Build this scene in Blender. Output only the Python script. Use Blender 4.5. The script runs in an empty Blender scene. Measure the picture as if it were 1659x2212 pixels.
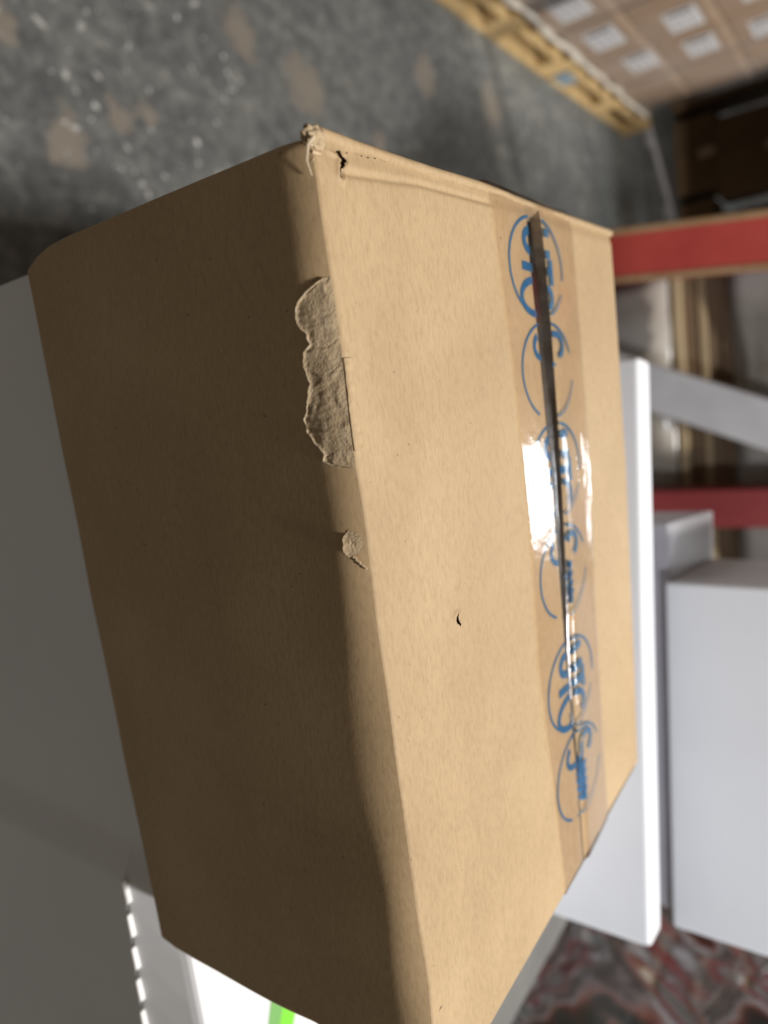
import bpy, bmesh, math, random
from mathutils import Vector, Matrix, noise

random.seed(7)
scene = bpy.context.scene
COL = scene.collection

# ------------------------------------------------------------------ camera
CAM = Vector((0.0686, -0.1552, 1.3000))
RIGHT = Vector((0.9785, -0.2064, -0.0056))      # upright right of the phone picture
UPV = Vector((0.1259, 0.5747, 0.8087))
BACK = Vector((-0.1637, -0.7919, 0.5883))
cd = bpy.data.cameras.new('camera')
cam = bpy.data.objects.new('camera', cd)
COL.objects.link(cam)
X, Y, Z = UPV, -RIGHT, BACK                      # the phone was held on its side: picture right is up
m = Matrix(((X.x, Y.x, Z.x), (X.y, Y.y, Z.y), (X.z, Y.z, Z.z)))
m = m.to_quaternion().normalized().to_matrix().to_4x4()
m.translation = CAM
cam.matrix_world = m
cd.sensor_fit = 'VERTICAL'
cd.sensor_height = 36.0
cd.lens = 1515.0 / 2212.0 * 36.0
cd.clip_start = 0.01
cd.dof.use_dof = True
cd.dof.focus_distance = 0.222
cd.dof.aperture_fstop = 6.6
scene.camera = cam

# ------------------------------------------------------------------ world and lamps
w = bpy.data.worlds.new('warehouse_air')
scene.world = w
w.use_nodes = True
w.node_tree.nodes['Background'].inputs[0].default_value = (1.0, 0.81, 0.62, 1)
w.node_tree.nodes['Background'].inputs[1].default_value = 0.10


def area(name, loc, target, sx, sy, power, col=(1, 1, 1)):
    l = bpy.data.lights.new(name, 'AREA')
    l.shape = 'RECTANGLE'
    l.size, l.size_y, l.energy, l.color = sx, sy, power, col
    o = bpy.data.objects.new(name, l)
    o.location = loc
    o.rotation_euler = (Vector(target) - Vector(loc)).to_track_quat('-Z', 'Y').to_euler()
    COL.objects.link(o)
    return o


area('high_bay_lamp', (1.36, 0.16, 4.6), (1.36, 0.16, 0), 0.5, 0.40, 186, (1.0, 0.965, 0.925))
area('stack_fill_lamp', (0.95, 4.2, 4.6), (0.95, 4.2, 0), 1.3, 0.45, 26, (1.0, 0.965, 0.91))  # added lamp that brightens the labelled carton stack
area('aisle_lamp', (1.24, 6.42, 4.0), (1.24, 6.42, 0), 0.88, 0.72, 110, (0.90, 0.96, 1.0))
sp = bpy.data.lights.new('front_fill_spot', 'SPOT')  # added spot: lights carton and rack fronts, spares the brown box front
sp.energy = 66
sp.color = (0.86, 0.92, 1.0)
sp.spot_size = math.radians(31)
sp.spot_blend = 0.55
sp.shadow_soft_size = 0.06
so = bpy.data.objects.new('front_fill_spot', sp)
so.location = (1.05, -0.95, 2.05)
so.rotation_euler = (Vector((0.30, 0.75, 1.15)) - so.location).to_track_quat('-Z', 'Y').to_euler()
COL.objects.link(so)

fl_ = bpy.data.lights.new('carton_fill_spot', 'SPOT')  # added narrow spot that brightens the faces of the labelled cartons
fl_.energy = 960
fl_.color = (1.0, 0.95, 0.88)
fl_.spot_size = math.radians(20)
fl_.spot_blend = 0.5
fl_.shadow_soft_size = 0.12
fo = bpy.data.objects.new('carton_fill_spot', fl_)
fo.location = (4.0, 4.6, 3.6)
fo.rotation_euler = (Vector((-1.3, 3.25, 0.68)) - fo.location).to_track_quat('-Z', 'Y').to_euler()
COL.objects.link(fo)

vs = scene.view_settings
vs.view_transform = 'Standard'
vs.look = 'None'
vs.exposure = 0.0
vs.gamma = 1.0
vs.use_curve_mapping = False
try:
    scene.cycles.use_denoising = True
    scene.cycles.transparent_max_bounces = 16
except Exception:
    pass


# ------------------------------------------------------------------ helpers
ORG = {}


def mesh_from(name, verts, faces, smooth=False):
    me = bpy.data.meshes.new(name)
    me.from_pydata([tuple(v) for v in verts], [], faces)
    me.validate()
    me.update()
    if smooth:
        me.polygons.foreach_set('use_smooth', [True] * len(me.polygons))
    return me


def link(name, me, mat, parent=None, loc=None):
    o = bpy.data.objects.new(name, me)
    COL.objects.link(o)
    if mat is not None and not me.materials:
        for mm in (mat if isinstance(mat, (list, tuple)) else [mat]):
            me.materials.append(mm)
    if parent is not None:
        o.parent = parent
    if loc is not None:
        o.location = loc
    return o


def root(o):
    while o.parent is not None:
        o = o.parent
    return o


def obj(name, verts, faces, mat, parent=None, smooth=False):
    """verts in world space; parts are stored relative to their thing's origin"""
    if parent is not None:
        og = root(parent).location
        verts = [Vector(v) - og for v in verts]
    return link(name, mesh_from(name, verts, faces, smooth), mat, parent)


def thing(name, loc, label, cat, group=None):
    o = bpy.data.objects.new(name, None)
    o.empty_display_size = 0.05
    COL.objects.link(o)
    o.location = loc
    return tag(o, label, cat, group)


def tag(o, label, cat, group=None, kind=None):
    if label:
        o['label'] = label
    if cat:
        o['category'] = cat
    if group:
        o['group'] = group
    if kind:
        o['kind'] = kind
    return o


def copy_tree(o, parent=None):
    c = o.copy()
    COL.objects.link(c)
    c.parent = parent
    for ch in list(o.children):
        copy_tree(ch, c)
    return c


def bbox(x0, x1, y0, y1, z0, z1, bev=0.0, seg=1):
    bm = bmesh.new()
    bmesh.ops.create_cube(bm, size=1.0)
    for v in bm.verts:
        v.co = Vector(((x0 + x1) / 2 + v.co.x * (x1 - x0), (y0 + y1) / 2 + v.co.y * (y1 - y0), (z0 + z1) / 2 + v.co.z * (z1 - z0)))
    if bev > 0:
        bmesh.ops.bevel(bm, geom=list(bm.edges), offset=bev, segments=seg, affect='EDGES', profile=0.5)
    bm.verts.index_update()
    vv = [v.co.copy() for v in bm.verts]
    ff = [[v.index for v in f.verts] for f in bm.faces]
    bm.free()
    return vv, ff


def join(*parts):
    V, F = [], []
    for v, f in parts:
        n = len(V)
        V += list(v)
        F += [[i + n for i in q] for q in f]
    return V, F


def box(name, x0, x1, y0, y1, z0, z1, mat, parent=None, bev=0.0, seg=1, xf=None):
    v, f = bbox(x0, x1, y0, y1, z0, z1, bev, seg)
    if xf is not None:
        v = [xf @ p for p in v]
    return obj(name, v, f, mat, parent)


def tube(pts, rad, n=6):
    V, F = [], []
    for i, p in enumerate(pts):
        a = pts[max(0, i - 1)]
        b = pts[min(len(pts) - 1, i + 1)]
        t = (Vector(b) - Vector(a)).normalized()
        s = t.cross(Vector((0, 0, 1)))
        if s.length < 1e-4:
            s = t.cross(Vector((0, 1, 0)))
        s.normalize()
        u = s.cross(t)
        r = rad[i] if isinstance(rad, (list, tuple)) else rad
        for k in range(n):
            an = 2 * math.pi * k / n
            V.append(Vector(p) + s * (r * math.cos(an)) + u * (r * math.sin(an)))
    for i in range(len(pts) - 1):
        for k in range(n):
            F.append([i * n + k, i * n + (k + 1) % n, (i + 1) * n + (k + 1) % n, (i + 1) * n + k])
    F.append(list(range(n))[::-1])
    F.append([(len(pts) - 1) * n + k for k in range(n)])
    return V, F


def grid(us, vsq, fn, keep=None):
    V, F = [], []
    for a in us:
        for b in vsq:
            V.append(fn(a, b))
    n = len(vsq)
    for i in range(len(us) - 1):
        for j in range(n - 1):
            if keep is None or keep((us[i] + us[i + 1]) / 2, (vsq[j] + vsq[j + 1]) / 2):
                F.append([i * n + j, (i + 1) * n + j, (i + 1) * n + j + 1, i * n + j + 1])
    return V, F


def coords(a, b, step, fine=()):
    out = [a]
    x = a
    while x < b - 1e-9:
        s = step
        for lo, hi, st in fine:
            if lo <= x < hi:
                s = st
        x = min(b, x + s)
        out.append(x)
    return out


def lin(a, b, n):
    return [a + (b - a) * i / n for i in range(n + 1)]


def sstep(a, b, x):
    t = max(0.0, min(1.0, (x - a) / (b - a)))
    return t * t * (3 - 2 * t)


def pw(pts, x):
    if x <= pts[0][0]:
        return pts[0][1]
    for (x0, y0), (x1, y1) in zip(pts, pts[1:]):
        if x <= x1:
            return y0 + (y1 - y0) * (x - x0) / (x1 - x0)
    return pts[-1][1]


def nz(x, y, z=0.0, s=1.0):
    return noise.noise(Vector((x * s, y * s, z * s)))


def segdist(p, a, b):
    ax, ay = a
    bx, by = b
    dx, dy = bx - ax, by - ay
    t = max(0, min(1, ((p[0] - ax) * dx + (p[1] - ay) * dy) / (dx * dx + dy * dy + 1e-12)))
    return math.hypot(p[0] - ax - t * dx, p[1] - ay - t * dy)


# ------------------------------------------------------------------ materials
class NT:
    def __init__(self, name):
        self.m = bpy.data.materials.new(name)
        self.m.use_nodes = True
        self.t = self.m.node_tree
        self.n = self.t.nodes
        self.b = self.n['Principled BSDF']
        self.co = self.n.new('ShaderNodeTexCoord')

    def add(self, kind, **kw):
        q = self.n.new(kind)
        for k, v in kw.items():
            if k.startswith('_'):
                setattr(q, k[1:], v)
            else:
                q.inputs[k].default_value = v
        return q

    def L(self, a, b):
        self.t.links.new(a, b)

    def noise(self, scale, detail=4, rough=0.55, stretch=None, coord='Object', dist=0.0):
        q = self.add('ShaderNodeTexNoise', Scale=scale, Detail=detail, Roughness=rough, Distortion=dist)
        src = self.co.outputs[coord]
        if stretch:
            mp = self.add('ShaderNodeMapping')
            mp.inputs['Scale'].default_value = stretch
            self.L(src, mp.inputs['Vector'])
            src = mp.outputs[0]
        self.L(src, q.inputs['Vector'])
        return q.outputs[0]

    def ramp(self, fac, stops):
        q = self.n.new('ShaderNodeValToRGB')
        e = q.color_ramp.elements
        while len(e) < len(stops):
            e.new(0.5)
        for i, (p, c) in enumerate(stops):
            e[i].position = p
            e[i].color = (*c, 1) if len(c) == 3 else c
        self.L(fac, q.inputs[0])
        return q.outputs[0]

    def mix(self, fac, a, b, mode='MIX'):
        q = self.n.new('ShaderNodeMix')
        q.data_type = 'RGBA'
        q.blend_type = mode
        for sock, v in ((q.inputs[0], fac), (q.inputs[6], a), (q.inputs[7], b)):
            if isinstance(v, (int, float)):
                sock.default_value = v
            elif isinstance(v, tuple):
                sock.default_value = (*v, 1)
            else:
                self.L(v, sock)
        return q.outputs[2]

    def bump(self, h, strength, dist=0.001):
        q = self.add('ShaderNodeBump', Strength=strength, Distance=dist)
        self.L(h, q.inputs['Height'])
        self.L(q.outputs[0], self.b.inputs['Normal'])
        return q.outputs[0]

    def base(self, c):
        if isinstance(c, tuple):
            self.b.inputs['Base Color'].default_value = (*c, 1)
        else:
            self.L(c, self.b.inputs['Base Color'])

    def rough(self, r, spec=0.5, metal=0.0):
        if isinstance(r, (int, float)):
            self.b.inputs['Roughness'].default_value = r
        else:
            self.L(r, self.b.inputs['Roughness'])
        self.b.inputs['Specular IOR Level'].default_value = spec
        self.b.inputs['Metallic'].default_value = metal


def mk_plain(name, c1, c2, scale, rough=0.6, spec=0.4, bump=0.1, bdist=0.001, stretch=None, metal=0.0):
    q = NT(name)
    f = q.noise(scale, 5, 0.6, stretch)
    q.base(q.ramp(f, [(0.3, c1), (0.7, c2)]))
    q.rough(rough, spec, metal)
    if bump:
        q.bump(q.noise(scale * 4, 4, 0.6, stretch), bump, bdist)
    return q.m


def mk_kraft(name, c_dark, c_mid, c_light, rough=0.62, spec=0.32):
    q = NT(name)
    big = q.noise(14, 4, 0.55, dist=0.4)
    col = q.ramp(big, [(0.25, c_dark), (0.5, c_mid), (0.78, c_light)])
    fib = q.noise(900, 3, 0.6, (0.35, 1.0, 1.0))
    fibc = q.ramp(fib, [(0.25, (0.86, 0.84, 0.80)), (0.5, (1, 1, 1)), (0.8, (1.10, 1.10, 1.08))])
    col = q.mix(1.0, col, fibc, 'MULTIPLY')
    speck = q.noise(420, 2, 0.5)
    sp_ = q.ramp(speck, [(0.735, (0, 0, 0)), (0.80, (1, 1, 1))])
    col = q.mix(sp_, col, tuple(0.45 * c for c in c_dark))
    q.base(col)
    q.rough(rough, spec)
    q.bump(q.noise(700, 4, 0.6, (0.4, 1, 1)), 0.10, 0.0006)
    return q.m


M = {}
M['kraft'] = mk_kraft('kraft_board', (0.435, 0.306, 0.172), (0.485, 0.346, 0.198), (0.540, 0.394, 0.230))
M['kraft_torn'] = mk_plain('torn_kraft_paper', (0.46, 0.345, 0.21), (0.60, 0.475, 0.32), 300, 0.9, 0.1, 0.5, 0.0012)
M['kraft_rim'] = mk_plain('torn_paper_rim', (0.60, 0.48, 0.33), (0.74, 0.63, 0.47), 300, 0.9, 0.1, 0.3)
M['kraft_carton'] = mk_plain('brown_carton_board', (0.36, 0.255, 0.175), (0.43, 0.31, 0.22), 5, 0.6, 0.3, 0.05)
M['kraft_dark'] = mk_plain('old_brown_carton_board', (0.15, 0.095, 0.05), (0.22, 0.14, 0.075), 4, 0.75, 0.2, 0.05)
M['kraft_strip'] = mk_plain('tan_carton_tape', (0.52, 0.38, 0.27), (0.60, 0.45, 0.33), 8, 0.35, 0.5, 0.05)
M['white'] = mk_plain('white_carton_board', (0.79, 0.80, 0.83), (0.84, 0.85, 0.88), 9, 0.42, 0.4, 0.03, 0.0005)
M['white_warm'] = mk_plain('white_carton_board_bright', (0.84, 0.84, 0.83), (0.88, 0.88, 0.87), 9, 0.45, 0.4, 0.03, 0.0005)
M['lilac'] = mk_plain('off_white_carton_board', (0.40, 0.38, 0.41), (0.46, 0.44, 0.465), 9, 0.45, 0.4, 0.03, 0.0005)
M['shade_grey'] = mk_plain('shade_grey_board', (0.13, 0.127, 0.12), (0.17, 0.166, 0.155), 20, 0.6, 0.3, 0.1)
M['green'] = mk_plain('lime_green_print', (0.22, 0.72, 0.055), (0.25, 0.78, 0.075), 12, 0.4, 0.4, 0)
M['green_dull'] = mk_plain('dull_green_print', (0.19, 0.44, 0.13), (0.23, 0.50, 0.16), 12, 0.4, 0.4, 0)
M['label'] = mk_plain('white_label_paper', (0.70, 0.70, 0.72), (0.78, 0.78, 0.80), 10, 0.5, 0.3, 0)
M['print_grey'] = mk_plain('grey_label_print', (0.20, 0.19, 0.21), (0.30, 0.29, 0.31), 30, 0.6, 0.3, 0)
M['wood'] = mk_plain('pallet_wood', (0.44, 0.29, 0.12), (0.62, 0.45, 0.23), 9, 0.75, 0.2, 0.3, 0.003, (0.25, 1, 1))
M['wood_brown'] = mk_plain('brown_pallet_wood', (0.24, 0.155, 0.09), (0.34, 0.23, 0.135), 9, 0.75, 0.2, 0.3, 0.003, (0.25, 1, 1))
M['wood_tan'] = mk_plain('tan_plank_wood', (0.36, 0.27, 0.16), (0.46, 0.36, 0.22), 9, 0.75, 0.2, 0.3, 0.003, (0.25, 1, 1))
M['blue'] = mk_plain('faded_blue_paint', (0.17, 0.23, 0.28), (0.24, 0.31, 0.36), 18, 0.6, 0.3, 0.1)
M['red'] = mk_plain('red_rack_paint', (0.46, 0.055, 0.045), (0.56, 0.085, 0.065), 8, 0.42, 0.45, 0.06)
M['red_shaded'] = mk_plain('shaded_red_rack_paint', (0.20, 0.026, 0.028), (0.27, 0.04, 0.04), 8, 0.5, 0.4, 0.06)  # rack red darkened: the rear post's shade is put into its colour
M['wood_dark'] = mk_plain('dark_brown_timber', (0.15, 0.10, 0.06), (0.21, 0.145, 0.09), 9, 0.75, 0.2, 0.3, 0.003, (0.25, 1, 1))
M['tan_lit'] = mk_plain('tan_lit_edge_paint', (0.36, 0.21, 0.10), (0.46, 0.30, 0.17), 40, 0.6, 0.3, 0.1)
M['steel'] = mk_plain('grey_rack_steel', (0.46, 0.45, 0.47), (0.56, 0.55, 0.565), 14, 0.5, 0.45, 0.06)
M['dark'] = mk_plain('black_plastic', (0.02, 0.02, 0.022), (0.035, 0.035, 0.037), 10, 0.5, 0.4, 0.05)
M['pack_red'] = mk_plain('dark_red_pack', (0.11, 0.024, 0.024), (0.16, 0.042, 0.04), 5, 0.5, 0.4, 0.05)
M['pack_green'] = mk_plain('dark_green_pack', (0.085, 0.105, 0.085), (0.115, 0.138, 0.108), 5, 0.5, 0.4, 0.05)
M['pack_grey'] = mk_plain('charcoal_pack', (0.060, 0.066, 0.075), (0.088, 0.095, 0.104), 5, 0.5, 0.4, 0.05)
M['bundle'] = mk_plain('beige_sacking', (0.42, 0.35, 0.26), (0.68, 0.62, 0.53), 10, 0.6, 0.3, 0.3, 0.004)
M['grit'] = mk_plain('pale_stone_grit', (0.45, 0.44, 0.42), (0.85, 0.84, 0.81), 60, 0.3, 0.6, 0)


def mk_film(name, gloss, tint, rough, bscale, bstr, veil=0.0, dist=0.002, stretch=None, haze=0.0):
    q = NT(name)
    q.n.remove(q.b)
    out = q.n['Material Output']
    tr = q.add('ShaderNodeBsdfTransparent')
    tr.inputs[0].default_value = (*tint, 1)
    gl = q.add('ShaderNodeBsdfGlossy', Roughness=rough)
    gl.inputs[0].default_value = (0.95, 0.97, 1, 1)
    bp = q.add('ShaderNodeBump', Strength=bstr, Distance=dist)
    q.L(q.noise(bscale, 4, 0.6, stretch), bp.inputs['Height'])
    q.L(bp.outputs[0], gl.inputs['Normal'])
    fr = q.add('ShaderNodeFresnel', IOR=1.45)
    q.L(bp.outputs[0], fr.inputs['Normal'])
    mu = q.add('ShaderNodeMath', _operation='MULTIPLY')
    mu.inputs[1].default_value = gloss
    q.L(fr.outputs[0], mu.inputs[0])
    mx = q.add('ShaderNodeMixShader')
    q.L(mu.outputs[0], mx.inputs[0])
    base = tr.outputs[0]
    if veil:
        df = q.add('ShaderNodeBsdfDiffuse')
        df.inputs[0].default_value = (0.8, 0.8, 0.82, 1)
        vm = q.add('ShaderNodeMixShader')
        f = q.ramp(q.noise(bscale * 0.35, 3, 0.5, stretch), [(0.35, (0, 0, 0)), (0.75, (veil, veil, veil))])
        q.L(f, vm.inputs[0])
        q.L(base, vm.inputs[1])
        q.L(df.outputs[0], vm.inputs[2])
        base = vm.outputs[0]
    gout = gl.outputs[0]
    if haze:
        g2 = q.add('ShaderNodeBsdfGlossy', Roughness=0.27)
        gm = q.add('ShaderNodeMixShader')
        gm.inputs[0].default_value = haze
        q.L(gout, gm.inputs[1])
        q.L(g2.outputs[0], gm.inputs[2])
        gout = gm.outputs[0]
    q.L(base, mx.inputs[1])
    q.L(gout, mx.inputs[2])
    q.L(mx.outputs[0], out.inputs[0])
    return q.m


M['tape'] = mk_film('clear_packing_tape', 1.0, (0.94, 0.93, 0.925), 0.055, 170, 0.24, veil=0.035, dist=0.0008, haze=0.25)
M['film'] = mk_film('stretch_film', 1.0, (0.93, 0.93, 0.94), 0.16, 6, 0.22, veil=0.26, dist=0.01)
M['film_thin'] = mk_film('thin_stretch_film', 0.8, (0.96, 0.96, 0.96), 0.25, 8, 0.5, veil=0.12, dist=0.01)

# blue ink printed on the clear tape: part opaque, part tinting
q = NT('blue_tape_ink')
q.n.remove(q.b)
d_ = q.add('ShaderNodeBsdfDiffuse')
d_.inputs[0].default_value = (0.055, 0.20, 0.40, 1)
t_ = q.add('ShaderNodeBsdfTransparent')
t_.inputs[0].default_value = (0.25, 0.5, 0.9, 1)
x_ = q.add('ShaderNodeMixShader')
q.L(q.ramp(q.noise(260, 3, 0.5), [(0.3, (0.45, 0.45, 0.45)), (0.7, (0.78, 0.78, 0.78))]), x_.inputs[0])
q.L(t_.outputs[0], x_.inputs[1])
q.L(d_.outputs[0], x_.inputs[2])
q.L(x_.outputs[0], q.n['Material Output'].inputs[0])
M['ink'] = q.m

# floor: worn, gritty concrete with pale spalled stars at their own places
q = NT('worn_concrete')
n1 = q.noise(2.2, 6, 0.62, dist=0.6)
col = q.ramp(n1, [(0.28, (0.125, 0.130, 0.134)), (0.5, (0.178, 0.186, 0.182)), (0.72, (0.245, 0.248, 0.228))])
n2 = q.noise(26, 6, 0.7, dist=0.5)
col = q.mix(0.75, col, q.ramp(n2, [(0.30, (0.42, 0.43, 0.45)), (0.52, (1, 1, 1)), (0.72, (2.0, 1.95, 1.8))]), 'MULTIPLY')
n3 = q.noise(9, 5, 0.65, (1.0, 0.45, 1.0), dist=1.2)
col = q.mix(0.8, col, q.ramp(n3, [(0.35, (0.72, 0.73, 0.74)), (0.55, (1, 1, 1)), (0.66, (1.5, 1.47, 1.38))]), 'MULTIPLY')
stain = None
geo = q.add('ShaderNodeNewGeometry')
nv = q.add('ShaderNodeTexNoise', Scale=16, Detail=5, Roughness=0.65)
q.L(geo.outputs['Position'], nv.inputs['Vector'])
ma = q.add('ShaderNodeVectorMath', _operation='MULTIPLY_ADD')
q.L(nv.outputs['Color'], ma.inputs[0])
ma.inputs[1].default_value = (0.16, 0.16, 0.0)
q.L(geo.outputs['Position'], ma.inputs[2])
for (sx, sy, sr) in ((-0.775, 1.335, 0.075), (-0.705, 1.565, 0.085), (-0.905, 2.235, 0.085), (-0.42, 0.805, 0.065), (-0.51, 1.0, 0.040),
                     (-0.49, 0.93, 0.030), (-0.60, 0.72, 0.035), (-0.93, 2.75, 0.10), (-0.62, 1.9, 0.05), (-1.05, 1.7, 0.08)):
    ds = q.add('ShaderNodeVectorMath', _operation='DISTANCE')
    q.L(ma.outputs[0], ds.inputs[0])
    ds.inputs[1].default_value = (sx, sy, 0)
    mr = q.add('ShaderNodeMapRange')
    mr.inputs['From Min'].default_value = sr
    mr.inputs['From Max'].default_value = sr * 0.55
    q.L(ds.outputs['Value'], mr.inputs['Value'])
    if stain is None:
        stain = mr.outputs[0]
    else:
        mxn = q.add('ShaderNodeMath', _operation='MAXIMUM')
        q.L(stain, mxn.inputs[0])
        q.L(mr.outputs[0], mxn.inputs[1])
        stain = mxn.outputs[0]
dim = q.add('ShaderNodeMath', _operation='MULTIPLY')
q.L(stain, dim.inputs[0])
dim.inputs[1].default_value = 0.8
col = q.mix(dim.outputs[0], col, (0.32, 0.275, 0.225))
q.base(col)
q.rough(q.ramp(q.noise(40, 4, 0.6), [(0.3, (0.35, 0.35, 0.35)), (0.7, (0.7, 0.7, 0.7))]), 0.45)
q.bump(q.noise(55, 6, 0.7), 0.35, 0.006)
M['floor'] = q.m
M['wall'] = mk_plain('painted_wall', (0.20, 0.195, 0.185), (0.26, 0.25, 0.24), 3, 0.8, 0.2, 0.1)

# ------------------------------------------------------------------ setting
tag(obj('floor', *bbox(-5, 5, -3, 9.5, -0.1, 0.0), M['floor']), 'worn grey concrete warehouse floor with pale spalled patches', 'floor', kind='structure')
tag(obj('wall_back', *bbox(-5, 5, 9.5, 9.7, -0.1, 5.5), M['wall']), 'dim painted wall at the end of the aisle', 'wall', kind='structure')

# ------------------------------------------------------------------ the brown carton
ZB = 1.1788           # top of the brown carton
ZL = 1.0294           # top of the white carton beneath it
ZBOT = ZL
bx = thing('cardboard_box', (0.15, 0.118, ZBOT), 'scuffed brown cardboard box with blue printed clear tape over its seam', 'box')
E0 = -0.0045          # where the front wall stands at its top
EL = 0.0030           # how far its top edge rolls back
ROLL = 0.011


def seam(x):
    return pw([(0, 0.138), (0.05, 0.1395), (0.11, 0.139), (0.19, 0.134), (0.24, 0.1326), (0.3, 0.131)], x)


def gap(x):
    return pw([(-0.01, 0.0040), (0.003, 0.0072), (0.02, 0.0084), (0.06, 0.0074), (0.11, 0.0057), (0.15, 0.0042), (0.20, 0.0022), (0.24, 0.0010), (0.31, 0.0006)], x)


def back_y(x):
    return pw([(-0.01, 0.2450), (0.03, 0.2455), (0.124, 0.2440), (0.23, 0.2345), (0.295, 0.2271), (0.31, 0.226)], x)


def x_right(y):
    return pw([(0, 0.2990), (0.034, 0.3005), (0.10, 0.2995), (0.227, 0.2955)], y)


def roll_w(x):
    return ROLL * (1 + 0.45 * nz(x, 3.3, 0, 22)) * (1.15 - 0.5 * x)


def wall_y(x, s):
    """front wall depth at x, s metres below the top edge"""
    t = max(0.0, 1 - s / roll_w(x))
    el = EL * (1 + 0.4 * nz(x, 7.7, 0, 30)) * (0.9 + 1.0 * x)
    bulge = -0.0022 * math.sin(math.pi * min(1, s / 0.149)) * math.sin(math.pi * max(0, min(1, x / 0.3)))
    settle = 0.0040 * sstep(0.06, 0.149, s)
    y = E0 + el * t * t + bulge + settle + 0.0004 * nz(x, s, 1, 26)
    r = 0.0035
    if x < r:
        y += r - math.sqrt(max(0, r * r - (r - x) ** 2))
    if x > 0.299 - r:
        k = min(1, (x - 0.299 + r) / r)
        y += r - math.sqrt(max(0, r * r - (k * r) ** 2))
    return y


def zbot(x):
    return ZBOT - 0.0010 * math.sin(math.pi * max(0, min(1, x / 0.3))) * 0.9 + 0.0006 * nz(x, 0, 5, 30)


CREASE = 0.0006


def edge_y(x):
    return wall_y(min(max(x, 0.0036), 0.295), 0.0)


def xl_off(s):
    return pw([(0, 0), (0.077, -0.0008), (0.12, -0.0022), (0.134, -0.0018), (0.142, -0.0002), (0.149, 0.0024)], s)


def xr_off(s):
    return pw([(0, 0.0), (0.03, -0.0040), (0.052, -0.0060), (0.063, -0.0048), (0.11, -0.0002), (0.126, 0.0018), (0.140, 0.0024), (0.149, 0.0010)], s)


def front_pt(x, s):
    H = ZB - CREASE - zbot(x)
    z = ZB - CREASE - s / 0.149 * H
    xx = x
    if x < 0.03:      # bottom left corner is knocked in
        xx = x + xl_off(s) * (1 - x / 0.03)
    if x > 0.20:
        k = (x - 0.20) / 0.099
        xx = x + k * xr_off(s)
    return Vector((xx, wall_y(x, s), z))


xs = coords(0, 0.299, 0.0016, ((0, 0.03, 0.0005), (0.294, 0.3, 0.0005)))
ss = coords(0, 0.149, 0.0025, ((0, 0.016, 0.0006), (0.134, 0.15, 0.0012)))
obj('front_panel', *grid(xs, ss, front_pt), M['kraft'], bx, True)


def top_z(x, y):
    d = 0.0
    d += 0.00012 * nz(x, y, 0, 34)
    d -= 0.0010 * sstep(0.010, 0.0, x) * sstep(0.03, 0.0, y)             # crushed corner
    d -= 0.0008 * math.exp(-((x - pw([(0, 0.0085), (0.05, 0.0045), (0.1, 0.0035)], y)) / 0.0011) ** 2) * (1 if 0.008 < y < 0.1 else 0)
    d -= 0.0014 * sstep(0.006, 0, x) * (0.6 + 0.4 * nz(0, y, 2, 60))
    return ZB + d


CRACK = [[(0.0016, 0.0060), (0.0023, 0.0098), (0.0032, 0.0094), (0.0041, 0.0110), (0.0058, 0.0094), (0.0088, 0.0080)]]
CRW = [0.0007, 0.0009, 0.0010, 0.0009, 0.0006]
HOLE = [(0.1443, 0.0425), (0.1475, 0.0420), (0.1490, 0.0428)]


def flap_left(y):
    return pw([(0, 0.0024), (0.0067, 0.0019), (0.0158, 0.0012), (0.0211, 0.0010), (0.027, 0.0006), (0.04, 0.0002), (0.3, 0.0)], y) + 0.0004 * nz(0, y, 9, 500)


def front_keep(x, y):
    for (a, b), wd in zip(zip(CRACK[0], CRACK[0][1:]), CRW):
        if segdist((x, y), a, b) < wd * (0.75 + 0.5 * nz(x, y, 0, 900)):
            return False
    if segdist((x, y), (0.1452, 0.0424), (0.1478, 0.0420)) < 0.0007 * sstep(0.1440, 0.1474, x) + 0.0001:
        return False
    if segdist((x, y), (0.1478, 0.0414), (0.1496, 0.0430)) < 0.00045:
        return False
    if 0.0017 < y < 0.035 and x < flap_left(y) + 0.0003:
        return False
    return True


fy = coords(0, 1, 0.012, ((0, 0.19, 0.0026), (0.27, 0.34, 0.0030)))


def front_flap_pt(x, v):
    y0 = edge_y(x)
    y1 = seam(x) - gap(x)
    if v < -0.5:
        return Vector((x, y1, ZB - 0.0042))
    y = y0 + (y1 - y0) * v
    z = top_z(x, y)
    z -= CREASE * max(0, 1 - (y - y0) / 0.0012) ** 2
    dh = math.hypot(x - 0.1470, y - 0.0420)
    z += 0.0006 * math.exp(-((dh - 0.0022) / 0.001) ** 2)
    dc = min(segdist((x, y), a, b) for a, b in zip(CRACK[0], CRACK[0][1:])) if x < 0.02 and y < 0.03 else 1
    z += 0.0007 * math.exp(-((dc - 0.0016) / 0.0007) ** 2)
    xx = x_right(y) - 0.0004 if x > 0.2985 else x
    return Vector((xx, y, z))


xf = coords(0.0002, 0.299, 0.0016, ((0, 0.022, 0.0004), (0.142, 0.152, 0.0003)))


def front_flap_keep(x, v):
    if v < -0.4:
        return True
    y0 = edge_y(x)
    return front_keep(x, y0 + (seam(x) - gap(x) - y0) * v)


obj('front_flap', *grid(xf, fy + [1.0000001], lambda x, v: front_flap_pt(x, v), front_flap_keep), M['kraft'], bx, True)
# cut edge of the front flap along the seam
V, F = grid(xf, [0, 1, 2], lambda x, v: Vector((x, seam(x) - gap(x) - (0.0003 if v == 2 else 0), top_z(x, seam(x) - gap(x)) - (0, 0.0004, 0.0045)[int(v)])))
obj('flap_cut_edge', V, F, M['kraft_torn'], bx)


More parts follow.
